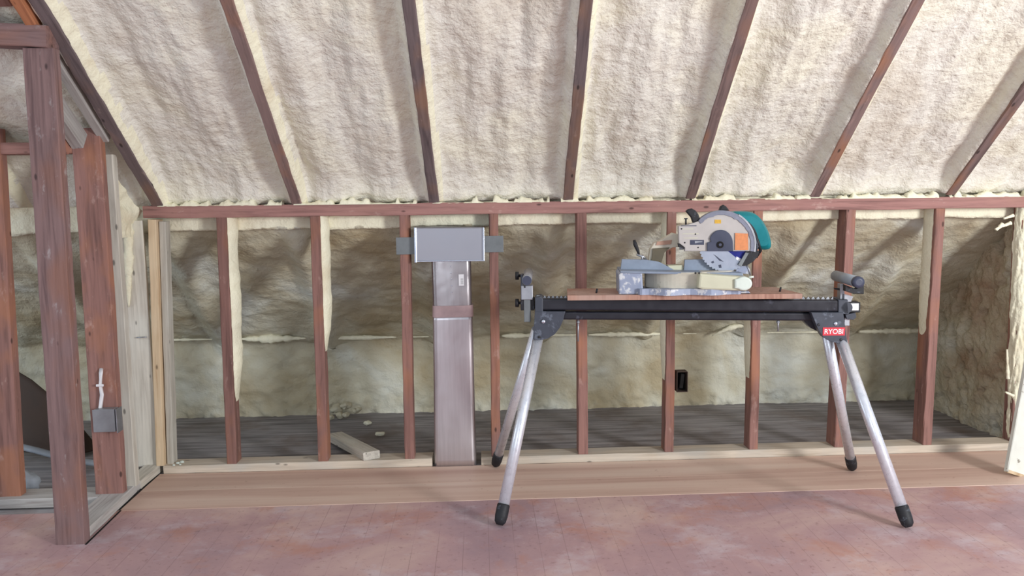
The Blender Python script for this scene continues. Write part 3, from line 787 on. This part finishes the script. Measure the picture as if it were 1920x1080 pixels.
# hanging bolts
for x, y0, y1 in ((1084, 601, 640), (1459, 601, 621)):
    b_ = tube('bolt', [spw(x, y0-4, -.01), spw(x, y1, -.01)], .0035, M_STEEL, st, 8); 
    a = spw(x, y0+1, -.01); tube('nut', [a, a-Vector((0,0,.008))], .0075, M_STEEL, b_, 6)

# board on the rail
za = sp(1064, 558, -.085); zb = sp(1500, 560, -.085)
TZ = SM @ Vector((0, 0, 0))
topz = max(sp(1003, 560, -.045)[1], sp(1580, 563, -.045)[1])
BZ = .020
pb = thing('plywood_board', 'reddish thin board bolted across the top of the saw stand', 'board', SM @ Vector(((za[0]+zb[0])/2, 0, topz)), rz=RZ)
bmm = bmesh.new()
M_BOARD = wood('weathered_board', srgb(166,128,112), srgb(136,92,78), srgb(176,150,138), .6, grain=.6)
x0b, x1b = za[0], zb[0]
vsb = [(x0b, -.115), (x1b, -.115), (x1b-.045, .135), (x0b-.002, .135)]
tb_ = [bmm.verts.new((x, y, topz+BZ)) for x, y in vsb]; bb_ = [bmm.verts.new((x, y, topz+.0005)) for x, y in vsb]
bmm.faces.new(tb_); bmm.faces.new(list(reversed(bb_)))
for i in range(4): bmm.faces.new((bb_[i], bb_[(i+1)%4], tb_[(i+1)%4], tb_[i]))
bo = link('board', bm_mesh('board', bmm), M_BOARD, pb, SM)
for x in (1118, 1462):
    q = spw(x, 552, -.04); q.z = topz+BZ; tube('bolt', [q, q+Vector((.004,0,.018))], .004, M_RUB, pb, 8)

# ------------------------------------------------------------------ mitre saw
SZ = topz + BZ + .0005
SO = SM @ Vector((sp(1290, 550, 0)[0], 0, SZ))
sw = thing('miter_saw', 'mitre saw with cream guard and teal motor standing on the board', 'power saw', SO, rz=RZ)
def P(name, pts, ya, yb, mat, parent=sw, bev=.002): return SPr(name, pts, ya, yb, mat, parent, bev)
def zc(px, dy): return sp(px, 555, dy)[0]
def PZ(name, pts, ya, yb, mat, parent=sw, bev=.002):
    """like P, clamped so nothing sinks into the board"""
    return prism(name, [(x, max(z, SZ)) for x, z in (sp(a, b, ya) for a, b in pts)], ya, yb, mat, parent, SM, bev)
base = PZ('base', [(1160,516),(1164,510),(1204,510),(1206,545),(1260,548),(1300,552),(1340,549),(1404,546),(1408,556),(1300,560),(1240,560),(1168,560),(1161,552)], -.10, .10, M_CASTB, bev=.005)
# lower flange lip that bulges forward under the turntable
lipx = zc(1292, -.10); vs=[]; 
bm = bmesh.new(); ring=[]
for i in range(25):
    a = math.pi*i/24; ring.append((lipx + math.cos(a)*.20, -.09 - math.sin(a)**.6*.055*(1+.25*math.sin(a*7))))
lo = [bm.verts.new((x, y, SZ)) for x, y in ring]; hi = [bm.verts.new((x, y, SZ+.024)) for x, y in ring]
bm.faces.new(lo); bm.faces.new(list(reversed(hi)))
for i in range(25): bm.faces.new((lo[i], lo[(i+1)%25], hi[(i+1)%25], hi[i]))
link('flange', bm_mesh('flange', bm), M_CASTB, base, SM)
# turntable drum
dx0 = sp(1205, 520, -.02)[0]; dx1 = sp(1385, 520, -.02)[0]; R_ = (dx1-dx0)/2*.94
zt_ = sp(1260, 511, -.10)[1]; zb_ = sp(1260, 543, -.10)[1]
bm = bmesh.new(); bmesh.ops.create_cone(bm, cap_ends=True, segments=64, radius1=1, radius2=1, depth=1,
    matrix=Matrix.Translation(((dx0+dx1)/2, .015, (zt_+zb_)/2)) @ Matrix.Diagonal((R_, .128, zt_-zb_, 1)))
bmesh.ops.bevel(bm, geom=[e for e in bm.edges if len(e.link_faces) == 2 and max(len(f.verts) for f in e.link_faces) > 10], offset=.003, segments=2, affect='EDGES')
tt = link('turntable', bm_mesh('turntable', bm), M_BEIGE, sw, SM)
P('table_top', [(1163,508),(1392,512),(1394,517),(1163,512)], -.105, .10, M_FENCE, base, .002)
# arm with white rounded end
arm = P('mitre_arm', [(1312,513),(1400,520),(1400,546),(1318,543),(1309,540)], -.16, -.10, M_OLIVE, bev=.008)
e = spw(1393, 532, -.155); kx = SM.to_3x3() @ Vector((1,0,0)); ky = SM.to_3x3() @ Vector((0,1,0))
o_ = P('grip', [(1378,524)] + arc(1395, 532, 16, 130, -130, 20, 13) + [(1378,541)], -.172, -.12, M_WHITE, arm, .006); o_['label'] = 'white rounded end grip of the mitre arm'
tube('lock_lever', [spw(1404,520,-.15), spw(1413,519,-.15)], .004, M_WHITE, arm, 8)
for x, y in ((1304,512),(1311,512)): blob('screw', spw(x, y, -.158), (.004,.004,.004), M_RUB, arm, 0, 1, 2)
# fences
P('fence', [(1166,486),(1212,487),(1236,491),(1268,508),(1163,509)], -.012, .004, M_FENCE, bev=.0015)
P('fence', [(1284,487),(1322,486),(1345,498),(1350,510),(1282,510)], -.012, .004, M_FENCE, bev=.0015)
P('kerf_plate', [(1386,496),(1402,500),(1404,514),(1378,512)], -.03, .0, M_CASTB, bev=.001)
# hinge casting and swing arm
P('hinge_casting', [(1236,508),(1216,490),(1219,468),(1226,456),(1240,450),(1262,437),(1275,440),(1292,446),(1292,462),(1262,464),(1250,470),(1243,480),(1240,494),(1243,508)], .02, .075, M_BEIGE, bev=.004)
P('hinge_casting', [(1256,509),(1252,498),(1280,497),(1283,509)], -.002, .06, M_OLIVE, bev=.003)
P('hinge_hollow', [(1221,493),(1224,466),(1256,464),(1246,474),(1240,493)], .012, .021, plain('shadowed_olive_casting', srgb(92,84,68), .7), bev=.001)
P('hinge_patch', [(1232,453),(1260,450),(1258,458),(1230,460)], .016, .021, plain('worn_rust_patch', srgb(170,134,116), .7), bev=.0005)
# guard and gearcase body
gd = P('upper_guard', [(1272,424),(1290,421),(1318,412)] + arc(1353, 459, 61, 132, -11, 40, 63) + [(1284,471),(1284,464),(1273,456)], -.050, -.018, M_SAWC, bev=.003)
rim = []
for i in range(41): 
    a = math.radians(135-147*i/40); rim.append((1354+62.5*math.cos(a), 459-64.5*math.sin(a)))
inn = []
for i in range(41):
    a = math.radians(-12+147*i/40); rr3 = (55.5 + 2.2*fr((i*.35, 0, 0), 1, 3) + (0 if i < 14 else -1.5))
    inn.append((1352+rr3*math.cos(a), 459-rr3*1.03*math.sin(a)))
o_ = P('guard_rim', rim + inn, -.0535, -.010, plain('worn_grey_rim', srgb(126,128,142), .4, .3), gd, .0008); o_['label'] = 'worn grey rim of the guard'
rb2 = []
for i in range(41):
    a = math.radians(60-72*i/40); rb2.append((1354+64*math.cos(a), 459-66*math.sin(a)))
for i in range(41):
    a = math.radians(-12+72*i/40); rb2.append((1354+60.5*math.cos(a), 459-62.5*math.sin(a)))
P('rim_edge', rb2, -.055, -.006, M_STEEL, gd, .0006)
P('inner_cover', [(1326,471),(1326,455),(1333,453)] + arc(1352, 456, 22.5, 160, 0, 20, 25) + [(1375,471)], -.058, -.0505, M_INNER, gd, .002)
hb = P('hub', arc(1350.5, 459, 6.5, 0, 342, 18), -.062, -.0575, M_DARK, gd, .0008)
P('hub_bolt', arc(1350.5, 459, 3.2, 0, 300, 5), -.064, -.0615, M_INNER, hb, .0005)
P('warning_label', [(1378.5,437),(1402.5,438),(1403,469),(1378,469)], -.0545, -.0535, M_ORANGE, gd, 0)
P('warning_label', [(1340,412),(1352,412),(1352,419),(1340,419)], -.0515, -.0500, M_YELLOW, gd, 0)
npt = P('name_plate', [(1294,450),(1320,450),(1320,459),(1294,459)], -.0512, -.0500, M_INNER, gd, 0)
P('name_plate_print', [(1303,452),(1317,452.5),(1317,454),(1311,454.5),(1303,456)], -.0518, -.0510, M_STEEL, npt, 0)
for x0, x1, y in ((1277,1306,423),(1277,1300,429),(1280,1310,438),(1282,1308,446)):
    P('cooling_groove', [(x0,y),(x1,y-.5),(x1,y+1),(x0,y+1)], -.0508, -.0498, M_INNER if y == 423 else M_OLIVE, gd, 0)
for x, y in ((1304,439),(1284,455),(1278,429),(1309,464)): blob('screw', spw(x, y, -.0505), (.0032,.002,.0032), M_RUB, gd, 0, 1, 2)
P('pivot_notch', [(1271,456),(1286,461),(1286,467),(1272,463)], -.045, -.03, M_RUB, gd, .001)
tube('pivot_spring', [spw(1274,465,-.03), spw(1288,464,-.03)], .007, M_STEEL, gd, 12)
# blade
bc_ = sp(1361, 460, -.0335); Rb = sp(1361+51, 460, -.0335)[0] - bc_[0]
bm = bmesh.new(); T = 48; out = []
for i in range(T):
    for f, rr4 in ((0, 1.0), (.45, .985), (.55, .955), (.85, .965)):
        a = 2*math.pi*(i+f)/T; out.append((bc_[0]+math.cos(a)*Rb*rr4, bc_[1]+math.sin(a)*Rb*rr4))
bl_ = prism('blade', out, -.0345, -.0325, M_SILV, sw, SM, 0)
P('print_sector', [(1364,470),(1400,470),(1398,480),(1391,491),(1380,483)], -.0352, -.0345, M_BLUE, bl_, 0)
P('print_mark', [(1381,481),(1389,485),(1387,490),(1380,486)], -.0358, -.0352, M_STW, bl_, 0)
for pts in ([(1337,476),(1343,480),(1357,491),(1349,489)], [(1333,491),(1338,489),(1339,493),(1335,494)], [(1347,497),(1352,496),(1353,502),(1348,502)]):
    P('expansion_slot', pts, -.0350, -.0344, M_INNER, bl_, 0)
o_ = P('lower_guard', [(1399,471),(1424,470),(1421,481),(1413,490),(1402,497),(1393,499),(1388,497),(1395,488)], -.042, -.037, M_RUB, sw, .001); o_['label'] = 'black lower guard at the right of the blade'
P('guard_link', [(1398,473),(1404,475),(1390,500),(1384,497)], -.048, -.040, M_DSTEEL, sw, .001)
tube('guard_spring', [spw(1400,497,-.03), spw(1404,505,-.03), spw(1407,516,-.03)], .0035, M_STEEL, sw, 8)
# lower guard and black motor shroud
P('motor_shroud', arc(1372, 454, 51, 52, -60, 22, 50) + [(1384,498)] + [(1400,470),(1396,420)], -.006, .035, M_RUB, bev=.006)
tube('power_cord', [spw(1400,412,.03), spw(1412,432,.0), spw(1422,455,-.01), spw(1426,470,0), spw(1418,482,.02)], .006, M_RUB, sw, 10)
tube('hose_seam', [spw(1404,418,-.012), spw(1414,440,-.014), spw(1421,462,-.014), spw(1416,478,-.01)], .0028, M_BRACK, sw, 8)
# motor housing: rounded body behind the guard
def motor_fn(u, v):
    # cross sections from front (v=0) to rear (v=1)
    prof = [(1372,398),(1390,396),(1404,397),(1416,402),(1428,414),(1437,430),(1442,445),(1444,458),(1441,466),(1430,468),(1418,466),(1400,460),(1380,440),(1370,415)]
    n = len(prof); t = (u*n) % n; i = int(t); f = t-i
    cat = lambda p0,p1,p2,p3: .5*((2*p1)+(-p0+p2)*f+(2*p0-5*p1+4*p2-p3)*f*f+(-p0+3*p1-3*p2+p3)*f**3)
    q = [prof[(i+k-1) % n] for k in range(4)]
    px_ = cat(*[a[0] for a in q]); py_ = cat(*[a[1] for a in q])
    cx, cy = 1408, 432
    s = {0: 1}.get(v, 1); s = (1 - max(0, (v-.55)/.45)**3*.65)*(1 - max(0, (.2-v)/.2)**2*.22)
    x, z = sp(cx+(px_-cx)*s, cy+(py_-cy)*s, .04); return SM @ Vector((x, -.004 + .15*v, z))
mo = grid('motor_housing', motor_fn, 56, 20, M_TEAL, sw, SO)
ringc = [motor_fn(k/28, 0) for k in range(28)]; ringe = [motor_fn(k/28, 1) for k in range(28)]
for rg, nm in ((ringc, 'motor_front'), (ringe, 'motor_end')):
    c = sum(rg, Vector())/28; link(nm, mesh(nm, [p-SO for p in rg+[c]], [(i, (i+1) % 28, 28) for i in range(28)]), M_TEAL, mo, Matrix.Translation(SO))
# handles
hp = []
P('carry_handle', [(1286,396),(1291,392),(1298,391),(1305,395),(1310,402),(1313,411),(1313,416),(1299,417),(1296,408),(1291,402)], -.045, -.020, M_RUB, bev=.005)
tube('height_screw', [spw(1286,409,-.03), spw(1286,421,-.03)], .0035, M_RUB, sw, 8); tube('screw_head', [spw(1286,409,-.03), spw(1286,411,-.03)], .007, M_RUB, sw, 8)
P('trigger_handle', [(1349,395),(1352,387),(1357,384),(1362,387),(1368,395)], -.012, .02, M_RUB, bev=.004)
lv = tube('clamp_lever', [spw(1189,450,.0), spw(1191,458,.0), spw(1196,470,.0), spw(1198,477,0)], .008, M_RUB, sw, 12, True, [.005, .0085, .0065, .004])
tube('lever_stem', [spw(1194,477,.0), spw(1204,481,.0), spw(1204,490,0)], .005, M_STEEL, lv, 8)
tube('lever_rod', [spw(1204,480,.0), spw(1212,487,.03)], .005, M_STEEL, lv, 8)
